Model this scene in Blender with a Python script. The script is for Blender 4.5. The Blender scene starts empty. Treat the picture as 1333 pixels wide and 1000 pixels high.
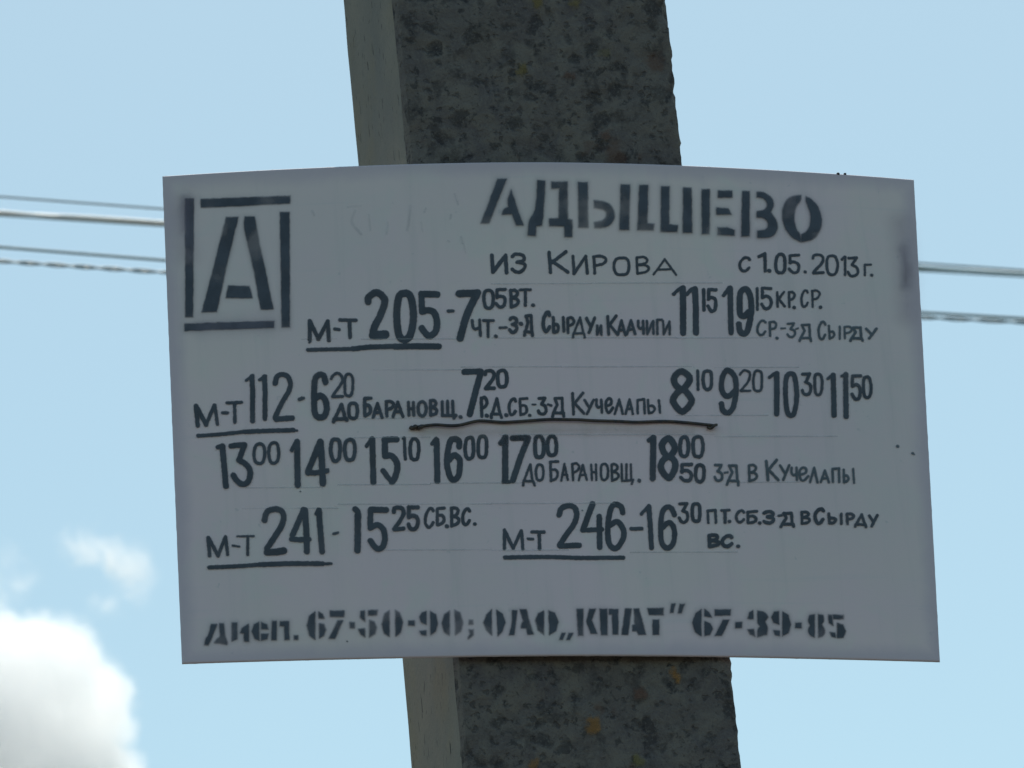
import bpy, math, random
import numpy as np
from mathutils import Vector, Matrix, noise
random.seed(7)
S = bpy.context.scene
COL = S.collection
R = math.radians

# ------------------------------------------------------------------ camera
CAM = np.array([0.0, 0.0, 1.6])
PITCH, ROLL = R(20), R(4)
FPX = 7417.0                                   # focal length for a 1333 px wide frame
fw = np.array([0, math.cos(PITCH), math.sin(PITCH)])
u0 = np.array([0, -math.sin(PITCH), math.cos(PITCH)])
X0 = np.array([1.0, 0, 0])
rt = math.cos(ROLL) * X0 - math.sin(ROLL) * u0
up = math.cos(ROLL) * u0 + math.sin(ROLL) * X0
cd = bpy.data.cameras.new('camera'); cam = bpy.data.objects.new('camera', cd); COL.objects.link(cam)
cam.matrix_world = Matrix([[rt[0], up[0], -fw[0], CAM[0]], [rt[1], up[1], -fw[1], CAM[1]], [rt[2], up[2], -fw[2], CAM[2]], [0, 0, 0, 1]])
cd.sensor_width = 36; cd.lens = 36 * FPX / 1333
cd.clip_start = 0.1; cd.clip_end = 60000
cd.dof.use_dof = True; cd.dof.focus_distance = 4.47; cd.dof.aperture_fstop = 35
S.camera = cam

# ------------------------------------------------------------------ sky, sun, exposure
SUN_EL, SUN_AZ = R(60), R(2)                   # azimuth from +Y (behind the sign) towards +X
w = bpy.data.worlds.new('World'); S.world = w; w.use_nodes = True
nt = w.node_tree; nt.nodes.clear()
sky = nt.nodes.new('ShaderNodeTexSky'); sky.sky_type = 'NISHITA'; sky.sun_disc = False
sky.sun_elevation = SUN_EL; sky.sun_rotation = SUN_AZ
sky.air_density = 1.0; sky.dust_density = 1.2; sky.ozone_density = 1.6; sky.altitude = 100
bg = nt.nodes.new('ShaderNodeBackground'); bg.inputs['Strength'].default_value = 0.143
wo = nt.nodes.new('ShaderNodeOutputWorld')
wb = nt.nodes.new('ShaderNodeMix'); wb.data_type = 'RGBA'; wb.blend_type = 'MULTIPLY'; wb.inputs[0].default_value = 1
wb.inputs[7].default_value = (.95, 1.045, .865, 1)   # the camera's white balance
nt.links.new(sky.outputs[0], wb.inputs[6]); nt.links.new(wb.outputs[2], bg.inputs[0]); nt.links.new(bg.outputs[0], wo.inputs[0])
ld = bpy.data.lights.new('sun', 'SUN'); ld.energy = 3.9; ld.angle = R(0.5); ld.color = (1, .95, .87)
sun = bpy.data.objects.new('sun', ld); COL.objects.link(sun)
sd = Vector((math.sin(SUN_AZ) * math.cos(SUN_EL), math.cos(SUN_AZ) * math.cos(SUN_EL), math.sin(SUN_EL)))
sun.rotation_euler = (-sd).to_track_quat('-Z', 'Y').to_euler()
sun.location = (0, 0, 30)
vs = S.view_settings; vs.view_transform = 'Standard'; vs.look = 'None'; vs.gamma = 1; vs.exposure = 0.0
vs.use_curve_mapping = False
try:
    S.cycles.volume_bounces = 10; S.cycles.volume_step_rate = .35; S.cycles.transparent_max_bounces = 16
except Exception: pass

# ------------------------------------------------------------------ helpers
def tag(o, **k):
    for a, b in k.items(): o[a] = b
    return o

def mesh_obj(name, verts, faces, mat=None, parent=None, smooth=False):
    me = bpy.data.meshes.new(name)
    me.from_pydata([tuple(v) for v in verts], [], [tuple(f) for f in faces]); me.update()
    if smooth: me.polygons.foreach_set('use_smooth', [True] * len(me.polygons))
    o = bpy.data.objects.new(name, me); COL.objects.link(o)
    for m in (mat if isinstance(mat, (list, tuple)) else [mat]):
        if m: me.materials.append(m)
    if parent:
        o.parent = parent; o.matrix_parent_inverse = Matrix.Translation(-parent.location)
    return o

class NT:
    def __init__(s, name):
        s.m = bpy.data.materials.new(name); s.m.use_nodes = True
        s.t = s.m.node_tree; s.t.nodes.clear()
        s.out = s.n('ShaderNodeOutputMaterial')
    def n(s, typ, **k):
        nd = s.t.nodes.new(typ)
        for a, b in k.items():
            if a.startswith('i_'):
                key = a[2:]; key = int(key) if key.isdigit() else key
                s.set(nd.inputs[key], b)
            else: setattr(nd, a, b)
        return nd
    def set(s, sock, b):
        if isinstance(b, bpy.types.NodeSocket): s.t.links.new(b, sock)
        else: sock.default_value = b
    def math(s, op, a, b=0.0, c=0.0):
        nd = s.n('ShaderNodeMath', operation=op); s.set(nd.inputs[0], a); s.set(nd.inputs[1], b); s.set(nd.inputs[2], c)
        return nd.outputs[0]
    def noise(s, vec, scale, detail=2, rough=.5, dist=0):
        nd = s.n('ShaderNodeTexNoise'); s.set(nd.inputs['Vector'], vec); nd.inputs['Scale'].default_value = scale
        nd.inputs['Detail'].default_value = detail; nd.inputs['Roughness'].default_value = rough; nd.inputs['Distortion'].default_value = dist
        return nd.outputs[0]
    def rng(s, v, a, b, c=0.0, d=1.0, smooth=True):
        nd = s.n('ShaderNodeMapRange'); nd.interpolation_type = 'SMOOTHSTEP' if smooth else 'LINEAR'
        for i, x in enumerate((v, a, b, c, d)): s.set(nd.inputs[i], x)
        return nd.outputs[0]
    def mix(s, f, a, b, mode='MIX'):
        nd = s.n('ShaderNodeMix', data_type='RGBA', blend_type=mode)
        s.set(nd.inputs[0], f)
        for i, x in ((6, a), (7, b)):
            s.set(nd.inputs[i], x if isinstance(x, bpy.types.NodeSocket) else (*x[:3], 1))
        return nd.outputs[2]
    def pos(s): return s.n('ShaderNodeNewGeometry').outputs['Position']
    def bsdf(s, col, rough=.6, spec=.3, metal=0, bump=None, bstr=.2, bdist=.001):
        b = s.n('ShaderNodeBsdfPrincipled')
        s.set(b.inputs['Base Color'], col if isinstance(col, bpy.types.NodeSocket) else (*col[:3], 1))
        s.set(b.inputs['Roughness'], rough); b.inputs['Specular IOR Level'].default_value = spec
        b.inputs['Metallic'].default_value = metal
        if bump is not None:
            bn = s.n('ShaderNodeBump'); bn.inputs['Strength'].default_value = bstr; bn.inputs['Distance'].default_value = bdist
            s.set(bn.inputs['Height'], bump); s.t.links.new(bn.outputs[0], b.inputs['Normal'])
        return b.outputs[0]
    def done(s, surf=None, vol=None):
        if surf is not None: s.t.links.new(surf, s.out.inputs['Surface'])
        if vol is not None: s.t.links.new(vol, s.out.inputs['Volume'])
        return s.m

def rays(px, py):
    px = np.asarray(px, float); py = np.asarray(py, float)
    d = fw[None] + ((px - 666.5) / FPX)[:, None] * rt[None] + ((500 - py) / FPX)[:, None] * up[None]
    return d

# the plane of the pole's front face; h = along it to the right, nn = its outward normal
PSI = R(8)
h = np.array([math.cos(PSI), math.sin(PSI), 0.0]); zz = np.array([0, 0, 1.0]); nn = np.array([math.sin(PSI), -math.cos(PSI), 0.0])
DIST = 4.45
P0 = CAM + rays([690], [540])[0] * DIST

def sag(a, b):                                   # how far the sheet's ends bend back, by height b
    k = .0175 + (.030 - .0175) * np.clip((b + .2) / .4, -.3, 1.3)
    return k * (a / .294) ** 2 + .0012 * np.sin(a * 17 + 1) * np.cos(b * 11)

def on_sheet(px, py, lift=0.0):                  # where the printed marks lie on the bent sheet
    d = rays(px, py); dn = d @ nn; base = (P0 - CAM) @ nn
    off = np.zeros(len(d))
    for _ in range(8):
        t = (base + off) / dn
        p = CAM + d * t[:, None]; q = p - P0
        off = -sag(q @ h, q @ zz)
    off = off + lift
    q = p - P0
    a, b = q @ h, q @ zz
    return P0 + a[:, None] * h + b[:, None] * zz + off[:, None] * nn

def on_plane(px, py, back):                      # point on a plane `back` metres behind the front plane
    d = rays(px, py); t = ((P0 - CAM) @ nn - back) / (d @ nn)
    return CAM + d * t[:, None]

# ------------------------------------------------------------------ ground
def ground():
    g = NT('dry_gravelly_soil'); p = g.pos()
    n1 = g.noise(p, .35, 5, .6); n2 = g.noise(p, 9, 6, .7); n3 = g.noise(p, 60, 3, .6)
    c = g.mix(g.rng(n1, .42, .6), (.075, .07, .055), (.13, .11, .09))
    c = g.mix(g.rng(n2, .35, .65), c, (.11, .10, .08)); c = g.mix(g.math('MULTIPLY', n3, .3), c, (.06, .05, .04))
    m = g.done(g.bsdf(c, .95, .1, bump=n2, bstr=.6, bdist=.05))
    rr = [0, 1, 2, 4, 7, 12, 20, 40, 80, 200, 600, 2000, 8000, 30000]; seg = 48
    v = [(0, 0, 0)]; f = []
    for r in rr[1:]:
        for k in range(seg):
            a = 2 * math.pi * k / seg; x, y = r * math.cos(a), r * math.sin(a)
            z = .06 * noise.noise(Vector((x * .3, y * .3, 0))) if r < 50 else 0
            v.append((x, y + 4, z - .03))
    for k in range(seg): f.append((0, 1 + k, 1 + (k + 1) % seg))
    for i in range(len(rr) - 2):
        for k in range(seg):
            a = 1 + i * seg; f.append((a + k, a + seg + k, a + seg + (k + 1) % seg, a + (k + 1) % seg))
    tag(mesh_obj('ground', v, f, m, smooth=True), kind='structure')
ground()

# ------------------------------------------------------------------ concrete pole
def concrete_rough():
    g = NT('rough_concrete'); p = g.pos()
    big = g.noise(p, 9, 4, .6); mid = g.noise(p, 42, 5, .65, .6); sp = g.noise(p, 95, 3, .6, .4); fine = g.noise(p, 420, 3, .7)
    c = g.mix(g.rng(big, .35, .68), (.158, .142, .130), (.128, .115, .118))
    c = g.mix(g.rng(mid, .40, .66), c, (.195, .176, .155))
    vo = g.n('ShaderNodeTexVoronoi'); g.set(vo.inputs['Vector'], g.n('ShaderNodeVectorMath', operation='ADD', i_0=p, i_1=g.n('ShaderNodeVectorMath', operation='SCALE', i_0=g.n('ShaderNodeTexNoise', i_Scale=60.0, i_Vector=p).outputs['Color'], i_Scale=.018).outputs[0]).outputs[0])
    vo.inputs['Scale'].default_value = 62
    pit = g.math('MULTIPLY', g.rng(vo.outputs['Distance'], .52, .12), g.rng(g.noise(p, 24, 3), .50, .60))
    vr = g.n('ShaderNodeSeparateXYZ', i_0=vo.outputs['Color']).outputs[0]
    vr = g.math('MULTIPLY', g.math('POWER', vr, 1.6), .46)
    dot = g.rng(g.math('SUBTRACT', g.math('ADD', vo.outputs['Distance'], g.math('MULTIPLY', g.math('SUBTRACT', g.noise(p, 130, 4, .7), .5), .75)), vr), .16, -.12)
    wv = g.n('ShaderNodeVectorMath', operation='ADD', i_0=p, i_1=g.n('ShaderNodeVectorMath', operation='SCALE', i_0=g.n('ShaderNodeTexNoise', i_Scale=190.0, i_Vector=p).outputs['Color'], i_Scale=.010).outputs[0]).outputs[0]
    v2 = g.n('ShaderNodeTexVoronoi', i_Vector=wv, i_Scale=120.0)
    d2 = g.rng(g.math('SUBTRACT', v2.outputs['Distance'], g.math('MULTIPLY', g.n('ShaderNodeSeparateXYZ', i_0=v2.outputs['Color']).outputs[1], .36)), .10, -.12)
    c = g.mix(g.math('MULTIPLY', dot, .62), c, (.034, .034, .039)); c = g.mix(g.math('MULTIPLY', d2, .5), c, (.035, .034, .04))
    pit = g.math('MAXIMUM', dot, d2)
    bl = g.rng(g.noise(p, 55, 4, .55, .3), .54, .66); c = g.mix(g.math('MULTIPLY', bl, .5), c, (.04, .038, .042))
    c = g.mix(g.math('MULTIPLY', g.rng(sp, .58, .68), .6), c, (.030, .032, .038))
    c = g.mix(g.math('MULTIPLY', g.rng(fine, .50, .7), .55), c, (.20, .19, .17))
    c = g.mix(g.math('MULTIPLY', g.rng(g.noise(p, 800, 2, .6), .58, .72), .5), c, (.05, .048, .05))
    c = g.mix(g.math('MULTIPLY', g.rng(fine, .42, .25), .35), c, (.03, .03, .035))
    ru = g.math('MULTIPLY', g.rng(g.noise(p, 26, 3, .6), .63, .74), .5)
    c = g.mix(ru, c, (.13, .07, .05))
    hgt = g.math('ADD', g.math('MULTIPLY', fine, .3), g.math('SUBTRACT', mid, g.math('MULTIPLY', pit, .35)))
    return g.done(g.bsdf(c, .93, .15, bump=hgt, bstr=.8, bdist=.003))

def concrete_smooth():
    g = NT('formed_concrete'); p = g.pos()
    st = g.n('ShaderNodeMapping', i_Scale=(90, 90, 22)); g.set(st.inputs['Vector'], p)
    big = g.noise(p, 5, 4, .6); fine = g.noise(p, 300, 3, .7); pits = g.noise(st.outputs[0], 3.2, 2, .5)
    c = g.mix(g.rng(big, .35, .65), (.205, .195, .175), (.285, .255, .205))
    c = g.mix(g.math('MULTIPLY', g.rng(g.noise(p, 14, 3), .5, .75), .5), c, (.27, .225, .15))
    c = g.mix(g.math('MULTIPLY', g.rng(fine, .4, .7), .3), c, (.16, .16, .15))
    pm = g.rng(pits, .66, .71)
    c = g.mix(g.math('MULTIPLY', pm, .85), c, (.04, .038, .035))
    return g.done(g.bsdf(c, .9, .2, bump=g.math('SUBTRACT', fine, g.math('MULTIPLY', pm, 2)), bstr=.5, bdist=.0015))

def build_pole():
    BACK = .215
    fl = on_plane([513, 605], [0, 1000], .011); fr = on_plane([871.5, 969.5], [0, 1000], .011)
    bl = on_plane([446, 537], [0, 1000], BACK)
    def line(pp):                                # a(z) along h as linear function of height
        a = (pp - P0) @ h; z = pp[:, 2]
        s = (a[0] - a[1]) / (z[0] - z[1]); return lambda q: a[0] + s * (q - z[0])
    L, Rr, B = line(fl), line(fr), line(bl)
    zc = P0[2]; wc = Rr(zc) - L(zc); fla = L(zc) - B(zc)
    slope = ((L(zc + .3) + Rr(zc + .3)) - (L(zc - .3) + Rr(zc - .3))) / 1.2
    print('pole widths', wc, Rr(zc + .3) - L(zc + .3), Rr(zc - .3) - L(zc - .3), 'flare', fla, 'slope', slope)
    def sect(z):
        zz_ = min(max(z, zc - .55), zc + .55)
        c = (L(zz_) + Rr(zz_)) / 2 + slope * (z - zz_); hw = (Rr(zz_) - L(zz_)) / 2
        hw -= .004 * (z - zc) if abs(z - zc) > .55 else 0
        return c, hw
    zs = [-.5, 0, .6, 1.2, 1.8, 2.3, 2.6]
    z = zc - .5
    while z < zc + .5: zs.append(z); z += .004
    zs += [zc + .5 + .15 * i for i in range(1, 8)] + [5.5, 6.5, 7.5, 8.5, 9.5]
    zs = sorted(zs)
    verts = []; faces = []; mats = []
    NF, NS, NB = 60, 30, 12
    def corner_round(a, y):
        return a, y
    n_per = None
    for z in zs:
        c, hw = sect(z); y0, y1 = .011, BACK; fw_ = fla
        pts = []
        ch = .003                                # worn arris
        for i in range(NF + 1):                  # front, left to right
            t = i / NF; pts.append((c - hw + ch + t * (2 * hw - 2 * ch), y0, 0, i in (0, NF)))
        for i in range(1, NS + 1):               # right side going back
            t = i / NS; pts.append((c + hw + fw_ * t * .8, y0 + ch + (y1 - y0 - ch) * t, 1, False))
        for i in range(1, NB):
            t = i / NB; pts.append((c + hw + fw_ * .8 + t * (-(2 * hw + 1.8 * fw_)), y1, 2, False))
        for i in range(NS, 0, -1):
            t = i / NS; pts.append((c - hw - fw_ * t, y0 + ch + (y1 - y0 - ch) * t, 3, False))
        n_per = len(pts)
        for (a, y, s, e) in pts:
            q = Vector((a * 1.0, y, z))
            k = 0
            dy = 0; da = 0
            if s == 0:
                dy = .0022 * noise.noise(q * 30) + .0012 * noise.noise(q * 90)
                dy = dy if abs(a - c) > hw * .93 else dy
                dy = max(dy, -.0008) if True else dy
                edge = max(0, 1 - (c + hw - a) / .012)
                chip = max(0, noise.noise(Vector((3, 9, z * 28))) - .15) * .012 + .0014 * noise.noise(Vector((0, 5, z * 130))) + .0014 * noise.noise(Vector((0, 5, z * 330)))
                da -= edge * chip; dy += edge * abs(chip) * .6
            elif s == 1:
                da = -.0012 * noise.noise(Vector((0, 5, z * 130))) - .002 + .001 * noise.noise(q * 300)
            elif s == 3:
                da = .0006 * noise.noise(q * 25)
            P = P0 + h * (a + da) - nn * (y + dy); verts.append((P[0], P[1], z))
    for r in range(len(zs) - 1):
        for k in range(n_per):
            k2 = (k + 1) % n_per
            faces.append((r * n_per + k, r * n_per + k2, (r + 1) * n_per + k2, (r + 1) * n_per + k))
            mats.append(1 if NF + NS + NB <= k < n_per - 1 else 0)
    faces.append(tuple(range(n_per - 1, -1, -1))); mats.append(0)
    b0 = (len(zs) - 1) * n_per; faces.append(tuple(b0 + i for i in range(n_per))); mats.append(0)
    o = mesh_obj('concrete_pole', verts, faces, [concrete_rough(), concrete_smooth()])
    o.data.polygons.foreach_set('material_index', mats)
    tag(o, label='dark weathered concrete utility pole standing behind the white timetable board', category='pole')
    return o, sect
pole, sect = build_pole()

# ------------------------------------------------------------------ the white sheet
def sheet_material():
    g = NT('white_painted_sheet'); p = g.pos()
    n1 = g.noise(p, 7, 4, .6); n2 = g.noise(p, 26, 3, .6, .5); n3 = g.noise(p, 3.2, 2, .5)
    sc = g.n('ShaderNodeMapping', i_Scale=(3, 3, 70)); g.set(sc.inputs['Vector'], p)
    n4 = g.noise(sc.outputs[0], 1.6, 3, .6)
    c = g.mix(g.rng(n1, .36, .64), (.81, .72, .70), (.83, .69, .73))
    c = g.mix(g.math('MULTIPLY', g.rng(n2, .5, .72), .55), c, (.74, .73, .69))
    c = g.mix(g.math('MULTIPLY', g.rng(n3, .45, .7), .5), c, (.725, .645, .67))
    c = g.mix(g.math('MULTIPLY', g.rng(n4, .60, .8), .35), c, (.62, .63, .65))
    c = g.mix(g.math('MULTIPLY', g.rng(g.noise(p, 120, 2, .6), .70, .78), .4), c, (.5, .5, .52))
    sv = g.n('ShaderNodeMapping', i_Scale=(45, 45, 2.2)); g.set(sv.inputs['Vector'], p)
    c = g.mix(g.math('MULTIPLY', g.rng(g.noise(sv.outputs[0], 1.5, 4, .65), .5, .75), .28), c, (.58, .56, .56))
    at = g.n('ShaderNodeAttribute', attribute_name='edge').outputs['Fac']
    ed = g.math('MULTIPLY', g.rng(g.math('ADD', at, g.math('MULTIPLY', g.math('SUBTRACT', n2, .5), 18)), 26, 2), .75)
    c = g.mix(ed, c, (.60, .53, .60))
    return g.done(g.bsdf(c, .62, .25, bump=n1, bstr=.15, bdist=.004))

CORN = [(211.5, 229), (1190, 233.5), (1224, 861.5), (237, 864)]      # outline corners TL TR BR BL
sign = bpy.data.objects.new('timetable_sign', None); COL.objects.link(sign)
sign.location = tuple(P0); bpy.context.view_layer.update()
tag(sign, label='white sheet with hand lettered black bus timetable, bound across the concrete pole', category='sign')

def build_sheet():
    cp = on_sheet(*np.array(CORN).T) - P0
    ab = [(q @ h, q @ zz) for q in cp]
    print('corners a,b', ab)
    NU, NV = 160, 104
    TH = .0030; BV = .0016
    def ring_uv():
        pass
    verts = []; faces = []; edge = []
    us = [0, .0004, .0009, .0014, .0021] + list(np.linspace(.004, .996, NU - 9)) + [.9979, .9986, .9991, .9996, 1]
    vs_ = [0, .0003, .0008, .0014, .0022, .0032] + list(np.linspace(.006, .994, NV - 11)) + [.9968, .9978, .9986, .9992, .9997, 1]
    NUu, NVv = len(us), len(vs_)
    def pt(u, v, back):
        (a0, b0), (a1, b1), (a2, b2), (a3, b3) = ab
        a = (a0 * (1 - u) + a1 * u) * (1 - v) + (a3 * (1 - u) + a2 * u) * v
        b = (b0 * (1 - u) + b1 * u) * (1 - v) + (b3 * (1 - u) + b2 * u) * v
        du = min(u, 1 - u) * 989; dv = min(v, 1 - v) * 632
        rag = 0
        if v == 0: rag = .00045 * noise.noise(Vector((u * 130, 1, 0))) + .0004 * noise.noise(Vector((u * 420, 7, 0)))
        if v == 1: rag = .0003 * noise.noise(Vector((u * 90, 3, 5)))
        b += rag
        if u in (0, 1): a += .0003 * noise.noise(Vector((v * 60, u, 5)))
        e = min(du, dv)
        rb = 0
        if e < 2.0: rb = BV * (1 - math.sqrt(max(0, 1 - (1 - e / 2.0) ** 2)))   # rounded rim
        q = P0 + a * h + b * zz + (-float(sag(a, b)) - (rb if not back else TH - rb)) * nn
        return q, e
    for back in (False, True):
        for v in vs_:
            for u in us:
                q, e = pt(u, v, back); verts.append(q); edge.append(e)
    off = NUu * NVv
    for j in range(NVv - 1):
        for i in range(NUu - 1):
            a = j * NUu + i
            faces.append((a, a + NUu, a + NUu + 1, a + 1)); faces.append((off + a, off + a + 1, off + a + NUu + 1, off + a + NUu))
    for i in range(NUu - 1):
        a = i; faces.append((a, a + 1, off + a + 1, off + a))
        a = (NVv - 1) * NUu + i; faces.append((a, off + a, off + a + 1, a + 1))
    for j in range(NVv - 1):
        a = j * NUu; faces.append((a, off + a, off + a + NUu, a + NUu))
        a = j * NUu + NUu - 1; faces.append((a, a + NUu, off + a + NUu, off + a))
    o = mesh_obj('sheet', verts, faces, sheet_material(), sign, smooth=True)
    at = o.data.attributes.new('edge', 'FLOAT', 'POINT'); at.data.foreach_set('value', edge)
build_sheet()

# ------------------------------------------------------------------ lettering
def ink(name, col, soft, amp, nscale, op=1.0, patch=0.0, halo=0.0, grow=0.15):
    g = NT(name); p = g.pos()
    d = g.n('ShaderNodeAttribute', attribute_name='d').outputs['Fac']
    nz = g.math('MULTIPLY', g.math('SUBTRACT', g.noise(p, nscale, 3, .6), .5), amp)
    dd = g.math('ADD', d, g.math('SUBTRACT', nz, grow))
    al = g.math('MULTIPLY', g.rng(dd, soft, -soft), op)
    if patch: al = g.math('MULTIPLY', al, g.rng(g.noise(p, 32, 2, .5), .30, .52, 1 - patch, 1))
    if halo:
        hl = g.math('MULTIPLY', g.math('POWER', 2.718, g.math('MULTIPLY', g.math('MAXIMUM', d, 0), -.45)), halo)
        hl = g.math('MULTIPLY', hl, g.math('MULTIPLY', g.rng(g.noise(p, 16, 2), .35, .65), g.rng(d, 8, 5)))
        al = g.math('MAXIMUM', al, hl)
    c2 = tuple(x * 1.28 for x in col)
    c = g.mix(g.rng(g.noise(p, 55, 3, .6), .35, .65), col, c2)
    b = g.bsdf(c, .55, .25)
    tr = g.n('ShaderNodeBsdfTransparent').outputs[0]
    mx = g.n('ShaderNodeMixShader'); g.set(mx.inputs[0], al); g.t.links.new(tr, mx.inputs[1]); g.t.links.new(b, mx.inputs[2])
    return g.done(mx.outputs[0])
M_MARK = ink('marker_ink', (.066, .080, .100), .80, 1.9, 380, .97, .14)
M_THIN = ink('thin_marker_ink', (.092, .118, .140), .90, 1.4, 380, .92)
M_STEN = ink('stencil_paint', (.072, .085, .108), 1.9, 2.2, 170, .97, .42, .28, .35)
M_SPRAY = ink('overspray', (.24, .22, .28), 12.0, 9.0, 110, .5)
M_MIST = ink('overspray_mist', (.33, .29, .38), 24.0, 12.0, 40, .32)
M_RUST_SHADE = ink('rust_and_wire_shade', (.46, .40, .35), 11, 8, 45, .32, .5)  # rust tint together with the tying wire's soft shadow, painted on the sheet
M_LINE = ink('pencil_line', (.42, .45, .47), .55, .7, 260, .42, .75)
M_FAINT = ink('faint_smudge', (.38, .41, .45), 1.6, 1.5, 120, .20, .5)

G = {
 '0': [('c', [(.5, 0), (.13, .1), (0, .5), (.13, .9), (.5, 1), (.87, .9), (1, .5), (.87, .1)])],
 '1': [('l', [(0, .16), (.9, 0)]), ('l', [(.9, 0), (1, 1)])],
 'I': [('l', [(0, 0), (.3, 1)])],
 '2': [('s', [(0, .22), (.12, .07), (.48, 0), (.88, .08), (.97, .28), (.75, .55), (.35, .8), (.05, 1)]), ('l', [(.05, 1), (1, .98)])],
 '3': [('l', [(.04, .02), (.88, 0), (.42, .40)]), ('s', [(.42, .40), (.85, .5), (1, .72), (.85, .93), (.5, 1), (.2, .95), (0, .78)])],
 'З': [('s', [(.04, .14), (.25, .02), (.6, 0), (.92, .12), (.88, .34), (.38, .46)]), ('s', [(.38, .46), (.9, .55), (1, .78), (.65, 1), (.25, .98), (0, .86)])],
 '4': [('l', [(.75, 0), (0, .72), (1, .70)]), ('l', [(.75, 0), (.85, 1)])],
 '5': [('l', [(1, 0), (.07, .01), (.06, .44)]), ('s', [(.06, .44), (.45, .37), (.85, .46), (1, .66), (.86, .92), (.5, 1), (.2, .93), (0, .78)])],
 '6': [('s', [(.98, .18), (.85, .04), (.5, 0), (.15, .12), (0, .5), (.1, .86), (.5, 1), (.9, .88), (1, .66), (.88, .47), (.55, .38), (.12, .5)])],
 '7': [('l', [(0, .02), (1, 0)]), ('l', [(1, 0), (.2, 1)])],
 '8': [('c', [(.5, .46), (.14, .33), (.07, .17), (.5, 0), (.93, .17), (.86, .33)]), ('c', [(.5, .46), (.1, .58), (0, .76), (.5, 1), (1, .76), (.9, .58)])],
 '9': [('s', [(0, .80), (.15, .96), (.5, 1), (.85, .88), (1, .5), (.9, .14), (.5, 0), (.12, .1), (0, .36), (.12, .56), (.45, .63), (.9, .5)])],
 'А': [('l', [(0, 1), (.5, 0), (1, 1)]), ('l', [(.2, .68), (.82, .66)])],
 'Б': [('l', [(1, 0), (0, .03), (.05, 1)]), ('s', [(.02, .42), (.65, .42), (.95, .62), (.75, .88), (.05, 1)])],
 'В': [('l', [(0, .02), (.05, 1)]), ('s', [(0, .02), (.55, 0), (.85, .16), (.65, .38), (.05, .48)]), ('s', [(.05, .48), (.7, .52), (1, .7), (.75, .9), (.05, 1)])],
 'Г': [('l', [(.05, 1), (0, .02), (1, 0)])],
 'Д': [('l', [(0, 1), (.06, .8), (.92, .8), (1, 1)]), ('l', [(.1, .8), (.6, 0), (.85, .8)])],
 'D': [('l', [(0, 1), (.08, .8), (.95, .82), (1, 1)]), ('l', [(.1, .8), (.42, .35), (.2, .02), (.82, 0), (.88, .82)])],
 'е': [('s', [(.08, .55), (.7, .4), (.8, .12), (.42, 0), (.08, .2), (0, .6), (.22, .95), (.6, .95), (1, .66)])],
 'И': [('l', [(0, 0), (.06, 1), (.9, 0), (1, 1)])],
 'К': [('l', [(0, .04), (.1, 1)]), ('l', [(.9, 0), (.1, .55)]), ('l', [(.18, .46), (1, .97)])],
 'Л': [('l', [(0, 1), (.55, 0), (1, 1)])],
 'М': [('l', [(.04, 1), (0, 0), (.48, 1), (.85, 0), (1, .97)])],
 'Н': [('l', [(0, 0), (.08, 1)]), ('l', [(.92, .02), (1, 1)]), ('l', [(.05, .5), (.95, .48)])],
 'П': [('l', [(.06, 1), (.02, .05), (.94, 0), (1, 1)])],
 'Р': [('l', [(0, .04), (.08, 1)]), ('s', [(0, .02), (.6, 0), (1, .2), (.75, .45), (.08, .56)])],
 'С': [('s', [(1, .15), (.8, .01), (.4, .06), (.04, .4), (.06, .8), (.35, 1), (.7, .95), (.98, .76)])],
 'Т': [('l', [(0, .02), (1, 0)]), ('l', [(.52, 0), (.6, 1)])],
 'У': [('l', [(0, .02), (.5, .56)]), ('l', [(1, 0), (.3, 1)])],
 'Ь': [('l', [(0, 0), (.1, 1)]), ('s', [(.05, .48), (.7, .46), (1, .68), (.7, .92), (.1, 1)])],
 'Ч': [('s', [(0, 0), (.06, .42), (.4, .6), (.9, .5)]), ('l', [(.9, 0), (1, 1)])],
 'Щ': [('l', [(0, 0), (.03, .84), (.8, .82), (.98, .80), (.84, 1)]), ('l', [(.38, 0), (.42, .82)]), ('l', [(.74, 0), (.8, .82)])],
}
def smooth(pts, closed):
    n = len(pts); out = []
    P = [np.array(p, float) for p in pts]
    rngs = range(n) if closed else range(n - 1)
    for i in rngs:
        p1, p2 = P[i], P[(i + 1) % n]
        p0 = P[i - 1] if (closed or i > 0) else p1 * 2 - p2
        p3 = P[(i + 2) % n] if (closed or i + 2 < n) else p2 * 2 - p1
        for k in range(5):
            t = k / 5
            out.append(.5 * ((2 * p1) + (p2 - p0) * t + (2 * p0 - 5 * p1 + 4 * p2 - p3) * t * t + (3 * p1 - p0 - 3 * p2 + p3) * t ** 3))
    out.append(P[0] if closed else P[-1])
    return out

def soften(q):                                   # round the shallow corners of a curved stencil edge
    if len(q) < 7: return q
    for _ in range(2):
        out = []; n = len(q)
        for i in range(n):
            a, b, c = (np.array(q[i - 1]), np.array(q[i]), np.array(q[(i + 1) % n]))
            u, w_ = b - a, c - b; lu, lw = np.hypot(*u), np.hypot(*w_)
            t = abs(math.degrees(math.atan2(u[0] * w_[1] - u[1] * w_[0], u @ w_)))
            if t < 58: out += [tuple(b - u * .25), tuple(b + w_ * .25)]
            else: out.append(tuple(b))
        q = out
    return q

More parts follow.
